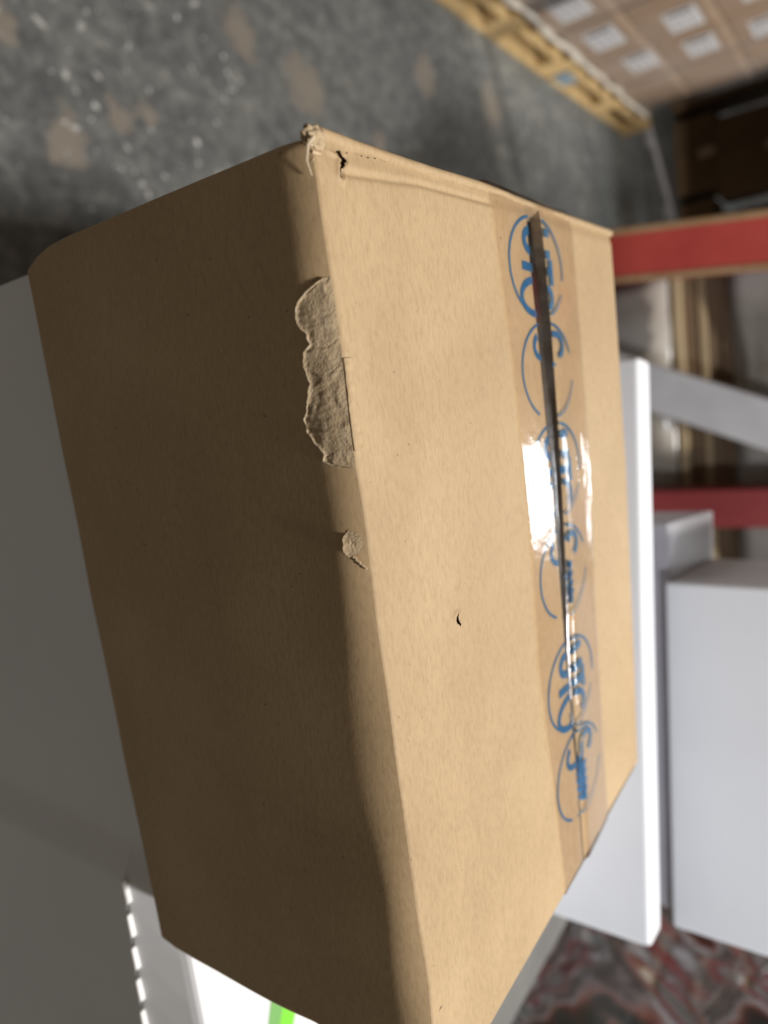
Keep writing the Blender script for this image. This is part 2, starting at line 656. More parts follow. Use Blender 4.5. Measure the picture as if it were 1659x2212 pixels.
def back_flap_pt(x, v):
    y0 = seam(x) + gap(x)
    y1 = back_y(x) - 0.001
    y = y0 + (y1 - y0) * v
    xx = min(x, x_right(y) - 0.0002) if x > 0.29 else x
    if x > 0.2985:
        xx = x_right(y) - 0.0004
    z = ZB + 0.00012 * nz(x, y, 0, 34) - 0.0012 * sstep(0.006, 0, x) - 0.0016 * sstep(0.94, 1, v) ** 2
    return Vector((xx, y, z))


xb = coords(0.0002, 0.299, 0.003, ((0, 0.012, 0.0012),))
obj('back_flap', *grid(xb, lin(0, 1, 36), back_flap_pt), M['kraft'], bx, True)
V, F = grid(xb, [0, 1], lambda x, v: Vector((x, seam(x) + gap(x), ZB - 0.0045 * v)))
obj('flap_cut_edge', V, F, M['kraft_torn'], bx)

# back, right and left walls (rolled over at the top), bottom, and the left inner flap bent down inside


def back_pt(x, s):
    t = max(0.0, 1 - s / 0.005)
    return Vector((min(x, 0.2965), back_y(x) - 0.0016 * t * t, ZB - 0.0016 - s))


obj('back_panel', *grid(lin(-0.001, 0.298, 60), coords(0, 0.147, 0.012, ((0, 0.006, 0.001),)), back_pt), M['kraft'], bx, True)


def right_pt(y, s):
    t = max(0.0, 1 - s / 0.004)
    return Vector((x_right(y) - 0.0012 * t * t - 0.007 * sstep(0, 0.03, s), y, ZB - 0.0009 - s))


obj('right_panel', *grid(lin(edge_y(0.29) + 0.004, 0.2255, 60), coords(0, 0.1475, 0.012, ((0, 0.005, 0.001),)), right_pt), M['kraft'], bx, True)


def left_pt(y, k):
    # k runs down the outside from the inner fold line, over the rounded fold, to the floor of the box
    prof = [(0.0034, -0.0050), (0.0016, -0.0026), (0.0008, -0.0010), (-0.0004, 0.0001), (-0.0016, -0.0001), (-0.0026, -0.0009), (-0.0030, -0.0022), (-0.0030, -0.005),
            (-0.0036, -0.03), (-0.0046, -0.075), (-0.0046, -0.12), (-0.0034, -0.139), (0.0010, -0.149)]
    px_, pz = prof[k]
    nn = 0.0005 * nz(k * 0.37, y, 3, 160) + 0.0003 * nz(k * 0.7, y, 8, 600)
    sd = -pz - CREASE
    y_ = max(y, wall_y(0.0, max(0, sd)))
    if k < 7:
        pz += nn
        px_ += nn * 0.6
        px_ -= 0.0010 * math.exp(-((y - 0.097) / 0.03) ** 2)
        if px_ < 0:
            px_ *= 0.45 + 0.55 * sstep(-0.001, 0.004, y - E0 - 0.003)
        if y < 0.02:
            pz += 0.0006 * (1 - y / 0.02)
    else:
        px_ = xl_off(sd) - 0.0028 * sstep(0.0, 0.010, y - E0 - 0.003) * sstep(0.149, 0.10, sd)
    return Vector((px_, y_, ZB + pz))


obj('left_panel', *grid(coords(edge_y(0.004) + 0.0012, 0.2445, 0.0012), list(range(13)), left_pt), M['kraft'], bx, True)
obj('inner_flap', *grid(lin(0.012, 0.238, 8), lin(0, 1, 4), lambda y, v: Vector((0.0034 + 0.022 * v, y, ZB - 0.005 - 0.11 * v))), M['kraft'], bx)
obj('bottom_panel', *bbox(0.0005, 0.297, 0.011, 0.226, ZL, ZL + 0.004), M['kraft'], bx)

# ---- torn liner along the front top edge
TORN = [(0.0360, 0.0010), (0.0385, 0.0060), (0.0410, 0.0092), (0.0440, 0.0112), (0.0470, 0.0104), (0.0500, 0.0078), (0.0525, 0.0072), (0.0545, 0.0098), (0.0580, 0.0106), (0.0610, 0.0094),
        (0.0650, 0.0098), (0.0690, 0.0112), (0.0730, 0.0128), (0.0765, 0.0126), (0.0800, 0.0098), (0.0830, 0.0078), (0.0850, 0.0082), (0.0865, 0.0050), (0.0875, 0.0010)]


def torn_s(x):
    return max(0.0006, pw(TORN, x) + 0.0009 * nz(x, 0, 4, 420))


def torn_pt(x, v):
    s = torn_s(x) * v
    p = front_pt(x, s)
    d = 0.00030 + 0.00035 * max(-0.5, nz(x * 0.5, s, 3, 330)) + 0.00018 * nz(x, s, 6, 900) + 0.00035 * max(0, 1 - abs(nz(x, s * 0.6, 11, 170)) * 14)
    if v > 0.99:
        d += 0.0005
    if v < 0.01:
        d = 0.0002
    return p + Vector((0, -d, 0.0002 if v < 0.01 else 0))


obj('torn_paper', *grid(coords(0.0360, 0.0875, 0.0005), lin(0, 1, 18), torn_pt), M['kraft_torn'], bx, True)
rim = [front_pt(x, torn_s(x) + 0.0001) + Vector((0, -0.0006 - 0.0004 * nz(x, 1, 2, 300), 0)) for x in coords(0.0375, 0.0868, 0.0006)]
obj('torn_rim', *tube(rim, [0.00022 + 0.00016 * abs(nz(p.x, 2, 2, 500)) for p in rim], 5), M['kraft_rim'], bx)
# curled flake further along the edge
V, F = [], []
cx_, cs_ = 0.1090, 0.0034
for a in range(7):
    for b in range(20):
        an = 2 * math.pi * b / 20
        rr = a / 6 * (1 + 0.10 * math.sin(3 * an + 0.2) + 0.07 * math.sin(7 * an))
        p = front_pt(cx_ + 0.0036 * rr * math.cos(an), max(0.0004, cs_ + 0.0024 * rr * math.sin(an)))
        lift = 0.0003 + 0.0013 * (a / 6) ** 2 * max(0, math.sin(an + 0.6)) + 0.0003 * nz(rr, an, 3, 1.7)
        V.append(p + Vector((0, -lift, 0)))
for a in range(6):
    for b in range(20):
        F.append([a * 20 + b, a * 20 + (b + 1) % 20, (a + 1) * 20 + (b + 1) % 20, (a + 1) * 20 + b])
o = obj('paper_flake', V, F, M['kraft_torn'], bx, True)
rim = [front_pt(0.1128 + 0.0040 * k / 15, 0.0036 - 0.0030 * k / 15 + 0.0005 * nz(k * 0.31, 2, 0, 2)) + Vector((0, -0.0005 - 0.0003 * nz(k * 0.4, 0, 0, 2), 0)) for k in range(16)]
obj('torn_rim', *tube(rim, [0.00042 + 0.00034 * nz(k * 0.5, 1, 0, 2) for k in range(16)], 6), M['kraft_torn'], bx, True)
# pressed paper strip on the top side of the edge
STR = [(0.0575, 0.0032), (0.0620, 0.0040), (0.0665, 0.0036), (0.0720, 0.0046), (0.0770, 0.0044), (0.0815, 0.0056), (0.0832, 0.0030)]


def strip_pt(x, v):
    y0 = edge_y(x)
    y = y0 + (pw(STR, x) + 0.0004 * nz(x, 0, 1, 700)) * v
    return Vector((x, y, top_z(x, y) + 0.00045 + 0.00035 * nz(x, y, 2, 500) - (0.0005 if v in (0, 1) else 0)))


obj('pressed_paper', *grid(coords(0.0575, 0.0832, 0.0006), [0, 0.15, 0.4, 0.65, 0.85, 1], strip_pt), M['kraft'], bx, True)

# opened fluting at the crushed corner
for row in range(2):
    pts = []
    for k in range(34):
        x = 0.0005 + 0.0115 * k / 33 + row * 0.0004
        pts.append((x, k))
    V, F = [], []
    for x, k in pts:
        yb = edge_y(x) + 0.0006
        zz = ZB - 0.0009 - 0.0011 * row + 0.0007 * math.sin(k * 1.25 + row * 1.7) * (1 - k / 45) + 0.0004 * nz(x, row, 4, 600)
        V.append(Vector((x, yb - 0.0011 + 0.0009 * nz(x, row, 1, 500) + 0.0007 * k / 33, zz)))
        V.append(Vector((x, yb + 0.0028, zz - 0.0004)))
    F = [[2 * i, 2 * i + 2, 2 * i + 3, 2 * i + 1] for i in range(len(pts) - 1)]
    o = obj('fluting', V, F, M['kraft_rim'], bx)
    md = o.modifiers.new('thick', 'SOLIDIFY')
    md.thickness = 0.0003
# the corner itself, mashed to pulp
bm = bmesh.new()
bmesh.ops.create_icosphere(bm, subdivisions=4, radius=1.0)
for v in bm.verts:
    p = v.co.copy()
    k = 1 + 0.35 * noise.noise(p * 2.3) + 0.22 * noise.noise(p * 6.1)
    v.co = Vector((0.0004 + p.x * 0.0030 * k, E0 + 0.0042 + p.y * 0.0036 * k, ZB - 0.0013 + p.z * 0.0022 * k))
bm.verts.index_update()
V = [v.co.copy() for v in bm.verts]
F = [[v.index for v in f.verts] for f in bm.faces]
bm.free()
obj('crushed_corner', V, F, M['kraft_torn'], bx, True)
peak = [Vector((0.0012, E0 + 0.0040, ZB - 0.0004)), Vector((0.0016, E0 + 0.0012, ZB + 0.0012)), Vector((0.0036, E0 - 0.0002, ZB + 0.0002)), Vector((0.0070, E0 + 0.0000, ZB - 0.0010)),
        Vector((0.0105, E0 + 0.0010, ZB - 0.0008))]
obj('torn_rim', *tube(peak, [0.0002, 0.0005, 0.0004, 0.0003, 0.0002], 6), M['kraft_rim'], bx)

# ---- packing tape with blue printed ovals
TY = lambda x: (pw([(0, 0.0985), (0.06, 0.1045), (0.13, 0.1060), (0.19, 0.1015), (0.26, 0.1060), (0.33, 0.108)], x), pw([(0, 0.1815), (0.1, 0.1815), (0.18, 0.1735), (0.26, 0.168), (0.33, 0.167)], x))


def tape_z(x, y):
    g = gap(x)
    dy = y - seam(x)
    z = ZB + 0.0006 + 0.00012 * nz(x, y, 0, 34)
    if dy > 0:
        z += 0.0013 * max(0, 1 - dy / 0.032) * sstep(0, 0.006, dy)
    z -= 0.0011 * math.exp(-(dy / (g * 0.8 + 0.0006)) ** 2) * sstep(0.0, 0.02, x)
    a = sstep(0.10, 0.16, x) * sstep(0.262, 0.235, x)
    z += a * 0.0011 * math.exp(-((dy - g - 0.0012 + 0.0008 * nz(x, 0, 0, 40)) / 0.0011) ** 2)
    z += a * 0.0007 * math.exp(-((dy - g - 0.0045 + 0.0012 * nz(x, 5, 0, 34)) / 0.0009) ** 2)
    z += a * 0.0005 * math.exp(-((dy + g + 0.0010) / 0.0010) ** 2)
    z += 0.00004 * nz(x, y, 4, 130) + 0.00006 * nz(x * 0.25, y, 7, 240)
    if x < 0.006:
        z -= 0.0009 * sstep(0.006, 0, x)
    return z


def tape_pt(x, v):
    if x < -0.003:
        y0, y1 = TY(0)
        y = y0 + (y1 - y0) * v
        k = -0.003 - x
        return Vector((-0.0030 - 0.0016 * min(1, k / 0.004) - 0.0010 * math.exp(-((y - 0.097) / 0.03) ** 2), y, ZB + 0.0004 - k * (0.6 if k < 0.003 else 1.0)))
    if x > 0.300:
        y0, y1 = TY(0.3)
        y = y0 + (y1 - y0) * v
        return Vector((x_right(y) + 0.0006 + 0.0004 * nz(x, y, 3, 200), y, ZB + 0.0002 - (x - 0.300)))
    y0, y1 = TY(x)
    y = y0 + (y1 - y0) * v
    xx = min(x, x_right(y) + 0.0003) if x > 0.29 else x
    return Vector((xx, y, tape_z(x, y)))


tape = obj('packing_tape', *grid(coords(-0.03, 0.330, 0.0012), lin(0, 1, 110), tape_pt), M['tape'], bx, True)
tape['label'] = 'glossy clear packing tape with blue print'


def ink_z(x, y):
    return tape_z(x, y) - 0.00022


def stroke(pts, wd, cx, cy):
    """flat ribbon along pts, laid on the tape"""
    V, F = [], []
    n = len(pts)
    for i, (x, y) in enumerate(pts):
        a = pts[max(0, i - 1)]
        b = pts[min(n - 1, i + 1)]
        tx, ty = b[0] - a[0], b[1] - a[1]
        l = math.hypot(tx, ty) + 1e-9
        nx, ny = -ty / l, tx / l
        w2 = (wd[i] if isinstance(wd, (list, tuple)) else wd) / 2
        for sgn in (-1, 1):
            X_, Y_ = cx + x + nx * w2 * sgn, cy + y + ny * w2 * sgn
            V.append(Vector((X_, Y_, ink_z(X_, Y_))))
    for i in range(n - 1):
        c = (V[2 * i] + V[2 * i + 3]) / 2
        if abs(c.y - seam(c.x)) < gap(c.x) * 0.85 and gap(c.x) > 0.0015:
            continue                      # ink left out over the open seam to imitate its dark, unbacked look
        F.append([2 * i, 2 * i + 2, 2 * i + 3, 2 * i + 1])
    return V, F


def arc(cx, cy, rx, ry, a0, a1, n=40):
    return [(cx + rx * math.cos(math.radians(a0 + (a1 - a0) * i / n)), cy + ry * math.sin(math.radians(a0 + (a1 - a0) * i / n))) for i in range(n + 1)]


def poly(pts, n=8):
    out = []
    for a, b in zip(pts, pts[1:]):
        out += [(a[0] + (b[0] - a[0]) * i / n, a[1] + (b[1] - a[1]) * i / n) for i in range(n)]
    return out + [pts[-1]]


def logo(cx, cy, kind, rx=0.0205, ry=0.0270):
    S_ = []
    b = 0.0036
    if kind == 'UTG':
        S_.append(stroke(arc(0, 0, rx, ry, 78, 318, 60), 0.0013, cx, cy))
        S_.append(stroke(arc(0, 0, rx, ry, -20, 60, 30), 0.0010, cx, cy))
        S_.append(stroke(poly([(-0.0150, 0.013), (-0.0148, -0.004)]) + arc(-0.0105, -0.004, 0.0043, 0.007, 180, 360, 14) + poly([(-0.0062, -0.004), (-0.006, 0.013)]), b, cx, cy))
        S_.append(stroke(poly([(-0.0040, 0.013), (0.0070, 0.013)]), b, cx, cy))
        S_.append(stroke(poly([(0.0012, 0.013), (-0.0002, -0.0150)]), b, cx, cy))
        S_.append(stroke(arc(0.0122, -0.003, 0.0070, 0.0150, 50, 345, 40) + poly([(0.0186, -0.0040), (0.0130, -0.0040)], 4), 0.0030, cx, cy))
    else:
        S_.append(stroke(arc(0, 0, rx, ry, 110, 330, 60), 0.0012, cx, cy))
        S_.append(stroke(arc(0, 0, rx, ry, -15, 75, 30), 0.0009, cx, cy))
        S_.append(stroke(arc(-0.0105, 0.009, 0.0050, 0.0075, 20, 255, 24) + arc(-0.0105, -0.0055, 0.0050, 0.0075, 80, -150, 24), 0.0028, cx, cy))
        zig = [(-0.0040 + 0.0021 * k, 0.001 + (0.0055 if k % 2 else -0.0055) * (1.0 - 0.05 * k)) for k in range(10)]
        S_.append(stroke(poly(zig, 5), 0.0030, cx, cy))
    V, F = join(*S_)
    o = obj('printed_logo', V, F, M['ink'], tape)
    o['label'] = 'blue oval logo printed on clear tape'


for i, (lx, ly) in enumerate(((0.0245, 0.1370), (0.0675, 0.1400), (0.1110, 0.1400), (0.1570, 0.1380), (0.2095, 0.1350), (0.2540, 0.1355))):
    logo(lx, ly, 'UTG' if i % 2 == 0 else 'S')

# ------------------------------------------------------------------ white cartons
def rect_xf(cx, cy, deg):
    return Matrix.Translation((cx, cy, 0)) @ Matrix.Rotation(math.radians(deg), 4, 'Z') @ Matrix.Translation((-cx, -cy, 0))


# the one that carries the brown box: lid strip tilts back above a perforated tear line
X0, X1, Y0, Y1 = 0.0003, 0.498, 0.0112, 0.72
ZC0 = 0.690
t = thing('white_carton', ((X0 + X1) / 2, (Y0 + Y1) / 2, ZC0), 'white carton with a perforated tear line and lime green stripe, carrying the brown box', 'box')


def perf_z(x):
    return 1.0010 - 0.116 * (x - 0.279)


def c0_front(x):
    b = sstep(0.262, 0.284, x)                 # the pushed-out tear panel begins here
    zp = perf_z(max(x, 0.27))
    o = -0.0082 * b
    return [(o, ZC0), (o, zp - 0.0012), (o + 0.0010 * b, zp), (o + 0.0002 * b, zp + 0.0010), (o * 0.15, ZL - 0.006), (o * 0.03 + 0.0002, ZL - 0.0025), (0.0012, ZL - 0.0006), (0.0036, ZL),
            (0.35, ZL), (Y1 - Y0 - 0.003, ZL), (Y1 - Y0, ZL - 0.003), (Y1 - Y0, ZC0)]


V, F = [], []
ux = [X0, X0 + 0.0006, X0 + 0.002] + lin(X0 + 0.004, 0.258, 5) + lin(0.261, 0.287, 14) + lin(0.295, X1 - 0.004, 8) + [X1 - 0.002, X1 - 0.0006, X1]
for i, x in enumerate(ux):
    ins = {0: 0.002, 1: 0.0007, 2: 0.0001, len(ux) - 1: 0.002, len(ux) - 2: 0.0007, len(ux) - 3: 0.0001}.get(i, 0)
    prof = c0_front(x)
    for (dy, z) in prof:
        V.append(Vector((x, Y0 + dy + (ins if dy < 0.2 else -ins), z - (ins if z > ZL - 0.001 else 0))))
n = len(prof)
for i in range(len(ux) - 1):
    for j in range(n):
        F.append([i * n + j, i * n + (j + 1) % n, (i + 1) * n + (j + 1) % n, (i + 1) * n + j])
F.append(list(range(n)))
F.append([(len(ux) - 1) * n + k for k in range(n)][::-1])
obj('body', V, F, M['white'], t)
nk = bbox(-0.0062, 0.0062, -0.0022, 0.0012, -0.0016, 0.0016, 0.0008, 2)
nme = mesh_from('nick', *nk)
for k in range(12):
    x = 0.2860 + 0.0190 * k
    if x < X1 - 0.008:
        o = link('perforation_nick', nme, M['white_warm'], t, Vector((x, Y0 - 0.0082 + 0.0002, perf_z(x) + 0.0008)) - t.location)
# lime green stripe printed on the lid, running away to the back right
ang = math.radians(-36)
for nm, mat, d0, d1 in (('green_stripe', 'green_dull', -0.0005, 0.0125), ('green_stripe', 'green', 0.0125, 0.0275)):
    V = []
    for a, b in ((-0.02, d0), (0.115, d0), (0.115, d1), (-0.02, d1)):
        bx0, by0 = 0.3725, 0.0500
        V.append(Vector((bx0 + a * math.cos(ang) + b * math.cos(math.radians(40)), by0 + a * math.sin(ang) + b * math.sin(math.radians(40)), ZL + 0.0003)))
    V = [Vector((min(p.x, X1 - 0.004), max(p.y, Y0 + 0.006), p.z)) for p in V]
    obj(nm, V, [[0, 1, 2, 3]], M[mat], t)
for k, lb in enumerate(('large plain white carton in the middle of the stack under the brown box', 'large plain white carton on the floor at the bottom of the stack')):
    z1 = ZC0 - 0.345 * k
    t = thing('white_carton', ((X0 + X1) / 2, (Y0 + Y1) / 2, z1 - 0.345), lb, 'box')
    box('body', X0, X1, Y0, Y1, z1 - 0.345, z1, M['white'], t, 0.003, 2)
    box('tape_strip', X0 + 0.225, X1 - 0.225, Y0 - 0.0004, Y0 + 0.0002, z1 - 0.08, z1 - 0.004, M['white_warm'], t)

t = thing('shade_grey_carton', (0.5585, 0.30, 0), 'tall narrow carton added against the white stack, grey in place of shaded white', 'box')  # added carton, its grey imitates shade on the end of the white top
box('body', 0.502, 0.617, 0.02, 0.455, 0, ZL - 0.002, M['shade_grey'], t, 0.003, 2)
box('lid_flap', 0.503, 0.616, 0.021, 0.236, ZL - 0.002, ZL - 0.0005, M['shade_grey'], t)
box('lid_flap', 0.503, 0.616, 0.239, 0.454, ZL - 0.002, ZL - 0.0005, M['shade_grey'], t)

ZC = 1.1488
# slim carton behind the brown box
xf1 = rect_xf(0.30, 0.3765, -9)
t = thing('slim_white_carton', (0.29, 0.362, ZL), 'slim white carton standing on edge right behind the brown box', 'box')
box('body', 0.066, 0.513, 0.3475, 0.3765, ZL, ZC, M['white'], t, 0.0035, 3, xf1)
box('end_flap', 0.5128, 0.5138, 0.350, 0.374, ZL + 0.006, ZC - 0.006, M['white_warm'], t, 0, 1, xf1)
# low off-white carton and the tall one on it
xf2 = Matrix.Translation((0.001, 0.007, 0)) @ rect_xf(0.25, 0.408, -8.5)
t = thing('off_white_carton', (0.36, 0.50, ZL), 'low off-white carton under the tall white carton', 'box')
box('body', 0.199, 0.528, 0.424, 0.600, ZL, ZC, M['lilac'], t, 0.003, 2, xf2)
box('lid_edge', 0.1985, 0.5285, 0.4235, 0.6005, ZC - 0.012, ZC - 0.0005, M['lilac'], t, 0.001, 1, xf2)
t = thing('tall_white_carton', (0.39, 0.49, ZC), 'tall white carton standing behind the slim white carton', 'box')
box('body', 0.246, 0.535, 0.410, 0.585, ZC, ZC + 0.13, M['white'], t, 0.0025, 2, xf2)
box('lid_flap', 0.250, 0.532, 0.412, 0.509, ZC + 0.13, ZC + 0.1315, M['white'], t, 0, 1, xf2)
box('lid_flap', 0.250, 0.532, 0.511, 0.583, ZC + 0.13, ZC + 0.1315, M['white'], t, 0, 1, xf2)

# ------------------------------------------------------------------ pallets
def make_pallet(name, x0, x1, y0, y1, z0, hgt, mat, label, group=None, long_axis='y', nb=7, blue=False):
    t = thing(name, ((x0 + x1) / 2, (y0 + y1) / 2, z0), label, 'pallet', group)
    bt = hgt * 0.16
    # bottom boards along y, blocks, stringer boards along y, deck boards along x
    for k in range(3):
        xx = x0 + (x1 - x0 - 0.10) * k / 2
        box('bottom_board', xx, xx + 0.10, y0, y1, z0, z0 + bt, mat, t, 0.003)
        box('stringer_board', xx, xx + 0.10, y0, y1, z0 + hgt - 2 * bt, z0 + hgt - bt, mat, t, 0.003)
        for j in range(3):
            yy = y0 + (y1 - y0 - 0.14) * j / 2
            mm = M['blue'] if (blue and j == 0) else mat
            o = box('block', xx + 0.002, xx + 0.098, yy, yy + 0.14, z0 + bt, z0 + hgt - 2 * bt, mm, t, 0.003)
    for k in range(nb):
        yy = y0 + (y1 - y0 - 0.10) * k / (nb - 1)
        box('deck_board', x0, x1, yy, yy + 0.10, z0 + hgt - bt, z0 + hgt, mat, t, 0.003)
    return t


PX1 = -1.27
make_pallet('wooden_pallet', PX1 - 0.8, PX1, 2.08, 3.27, 0, 0.15, M['wood'], 'yellowish wooden pallet with plain blocks under the labelled brown cartons')
make_pallet('wooden_pallet', PX1 - 0.8, PX1, 3.30, 4.50, 0, 0.15, M['wood'], 'yellowish wooden pallet with blue corner blocks under the labelled brown cartons', blue=True)

# labelled brown cartons on the pallets
CW, CH, CD = 0.418, 0.288, 0.38
bv, bf = bbox(-CD, 0, 0, CW, 0, CH, 0.006, 2)
cm = mesh_from('carton_body', bv, bf)
lm = mesh_from('shipping_label', *bbox(-0.0005, 0.0012, 0, 0.215, 0, 0.130))
pm = mesh_from('label_print', *bbox(0.0010, 0.0016, 0.012, 0.050, 0.015, 0.112))
pl = mesh_from('label_line', *bbox(0.0010, 0.0016, 0, 0.12, 0, 0.006))
tm = mesh_from('tape_strip', *bbox(-0.0002, 0.0010, 0.0, CW, 0, 0.030))
LAB = {(1, 0): (0.13, 0.085), (2, 0): (0.075, 0.10), (3, 0): (0.07, 0.14), (2, 1): (0.175, 0.10), (3, 1): (0.13, 0.095), (1, 1): (0.10, 0.10), (3, 2): (0.19, 0.065), (2, 2): (0.15, 0.09)}
for col_ in range(5):
    for row in range(4):
        y = 2.135 + 0.42 * col_ + (0.02 if row else 0)
        zz = 0.15 + 0.29 * row
        xx = -1.30 - 0.004 * row + 0.006 * ((col_ * 7 + row * 3) % 3 - 1)
        has = (col_, row) in LAB
        t = thing('brown_carton', (xx, y, zz), 'brown carton with a white shipping label, stacked on the floor pallets' if has else 'plain brown carton without a label, stacked on the floor pallets', 'box',
                  'labelled cartons stacked on the floor pallets' if has else 'plain cartons stacked on the floor pallets')
        link('body', cm, M['kraft_carton'], t)
        link('tape_strip', tm, M['kraft_strip'], t, (0.0002, 0, CH - 0.030))
        if has:
            ly, lz = LAB[(col_, row)]
            lo = link('shipping_label', lm, M['label'], t, (0.0006, ly, lz))
            link('label_print', pm, M['print_grey'], lo, (0, 0, 0))
            for q_ in range(3):
                link('label_line', pl, M['print_grey'], lo, (0, 0.070, 0.025 + 0.032 * q_))
# film wound round the load, gathered into a rope at the pallet
t = thing('stretch_wrap', (-1.29, 3.2, 0.15), 'clear stretch wrap wound around the labelled cartons', 'film')


def wrap_pt(y, v):
    z = 0.165 + 1.0 * v
    return Vector((-1.283 + 0.006 * nz(0, y, z, 5) + 0.004 * nz(y * 0.3, z, 0, 20), y, z))


obj('film_sheet', *grid(lin(2.12, 4.262, 50), lin(0, 1, 30), wrap_pt), M['film_thin'], t, True)
obj('film_sheet', *grid(lin(-1.283, -1.66, 8), lin(0, 1, 8), lambda x, v: Vector((x, 4.262 + 0.05 * v + 0.01 * nz(x, v, 0, 4), 0.165 + v))), M['film_thin'], t, True)
rp = [Vector((-1.268 + 0.012 * nz(y, 0, 0, 6), y, 0.190 + 0.015 * nz(y, 2, 0, 5))) for y in lin(2.12, 4.26, 70)]
obj('film_rope', *tube(rp, [0.014 + 0.008 * nz(p.y, 4, 0, 9) for p in rp], 7), mk_plain('gathered_film', (0.42, 0.37, 0.30), (0.62, 0.57, 0.50), 12, 0.3, 0.6, 0.3), t, True)

# ------------------------------------------------------------------ rack beside the aisle
t = thing('pallet_rack', (0.12, 1.5, 0), 'red steel rack upright frame with grey diagonal brace', 'rack')
LEAN = 0.105


def post(x0, x1, y0, y1, lean, zmax):
    V, F = bbox(x0, x1, y0, y1, 0, zmax, 0.004, 2)
    return [Vector((p.x + lean * (p.z - 0.95), p.y, p.z)) for p in V], F


V, F = post(-0.2075, -0.0975, 1.50, 1.57, LEAN, 1.64)
p1 = obj('upright_post', V, F, M['red'], t)
for xa in (-0.2105, -0.1085):
    V, F = post(xa, xa + 0.014, 1.496, 1.501, LEAN, 1.64)
    obj('lit_edge', V, F, M['tan_lit'], p1)  # tan strips paint light onto the post edges
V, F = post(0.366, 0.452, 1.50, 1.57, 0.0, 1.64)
p2 = obj('upright_post', V, F, M['red_shaded'], t)


def bar(a, b, wid, dep):
    a, b = Vector(a), Vector(b)
    d = (b - a).normalized()
    s = d.cross(Vector((0, 1, 0))).normalized() * (wid / 2)
    k = Vector((0, dep, 0))
    V = [a - s, a + s, b + s, b - s, a - s + k, a + s + k, b + s + k, b - s + k]
    return V, [[0, 1, 2, 3], [7, 6, 5, 4], [0, 4, 5, 1], [1, 5, 6, 2], [2, 6, 7, 3], [3, 7, 4, 0]]


obj('diagonal_brace', *bar((-0.12, 1.507, 0.30), (0.40, 1.507, 1.46), 0.098, 0.035), M['steel'], t)
obj('cross_brace', *bar((-0.22, 1.510, 0.22), (0.38, 1.510, 0.22), 0.06, 0.03), M['steel'], t)
for xx, lean in ((-0.152, LEAN), (0.409, 0)):
    fx = xx - lean * 0.95
    box('base_plate', fx - 0.075, fx + 0.075, 1.475, 1.60, 0, 0.008, M['steel'], t)
# far frame, beams and deck of the bay
for xx in (-0.152, 0.409):
    box('upright_post', xx - 0.045, xx + 0.045, 3.06, 3.13, 0, 1.64, M['red'], t, 0.004)
for xx in (-0.16, 0.45):
    box('load_beam', xx - 0.025, xx + 0.025, 1.56, 3.07, 1.46, 1.56, M['red'], t, 0.004)
for k in range(8):
    yy = 1.66 + 0.175 * k
    box('deck_board', -0.20, 0.50, yy, yy + 0.155, 1.562, 1.582, M['wood_brown'], t, 0.002)

# goods behind the frame: film-wrapped bundles with a pallet between
make_pallet('storage_pallet', -0.16, 0.62, 1.64, 2.60, 0, 0.14, M['wood_brown'], 'brown wooden pallet on the floor inside the red rack')


def bundle(name, x0, x1, y0, y1, z0, z1, label, seed):
    t = thing(name, ((x0 + x1) / 2, (y0 + y1) / 2, z0), label, 'bundle')

    def shell(off, amp, sc):
        V, F = [], []
        nx_, nz_, ny_ = 26, 18, 12
        bm = bmesh.new()
        bmesh.ops.create_cube(bm, size=1.0)
        bmesh.ops.subdivide_edges(bm, edges=list(bm.edges), cuts=15, use_grid_fill=True)
        for v in bm.verts:
            p = v.co
            n_ = Vector((math.copysign(abs(p.x * 2) ** 8, p.x), math.copysign(abs(p.y * 2) ** 8, p.y), math.copysign(abs(p.z * 2) ** 8, p.z)))
            w_ = Vector(((x0 + x1) / 2 + p.x * (x1 - x0), (y0 + y1) / 2 + p.y * (y1 - y0), (z0 + z1) / 2 + p.z * (z1 - z0)))
            a = amp * (noise.noise(w_ * sc + Vector((seed, 0, 0))) - 0.6)
            if n_.length > 1:
                n_.normalize()
            q_ = n_ * (a + off)
            if p.z < -0.49:
                q_.z = 0
            if p.z > 0.49:
                q_.z = min(q_.z, 0) * 0.3
            v.co = w_ + q_
        bm.verts.index_update()
        V = [v.co.copy() for v in bm.verts]
        F = [[v.index for v in f.verts] for f in bm.faces]
        bm.free()
        return V, F
    V, F = shell(-0.012, 0.03, 9)
    obj('sacking', V, F, M['bundle'], t, True)
    V, F = shell(0.0, 0.03, 9)
    obj('film_sheet', V, F, M['film'], t, True)


bundle('wrapped_bundle', -0.15, 0.70, 1.585, 2.55, 0.14, 0.885, 'lower film-wrapped beige bundle inside the red rack', 1.3)
t = thing('timber_pallet', (0.27, 2.1, 0.885), 'brown timber pallet lying on the lower film-wrapped bundle in the rack', 'pallet')
box('bottom_board', -0.16, 0.70, 1.610, 1.74, 0.885, 0.905, M['wood_tan'], t, 0.003)
box('bottom_board', -0.16, 0.70, 2.40, 2.50, 0.885, 0.905, M['wood_tan'], t, 0.003)
for xx in (-0.14, 0.24, 0.60):
    box('stringer', xx, xx + 0.05, 1.67, 2.50, 0.905, 0.985, M['wood_brown'], t, 0.003)
box('front_beam', -0.16, 0.70, 1.640, 1.668, 0.905, 0.985, M['wood_dark'], t, 0.003)
box('lit_slat', -0.16, 0.70, 1.636, 1.641, 0.938, 0.954, M['wood_tan'], t, 0.002)  # pale strip paints a lit edge onto the dark beam
for k in range(6):
    yy = 1.634 + 0.152 * k
    box('deck_board', -0.16, 0.70, yy, yy + 0.11, 0.985, 1.008, M['wood_dark'], t, 0.003)
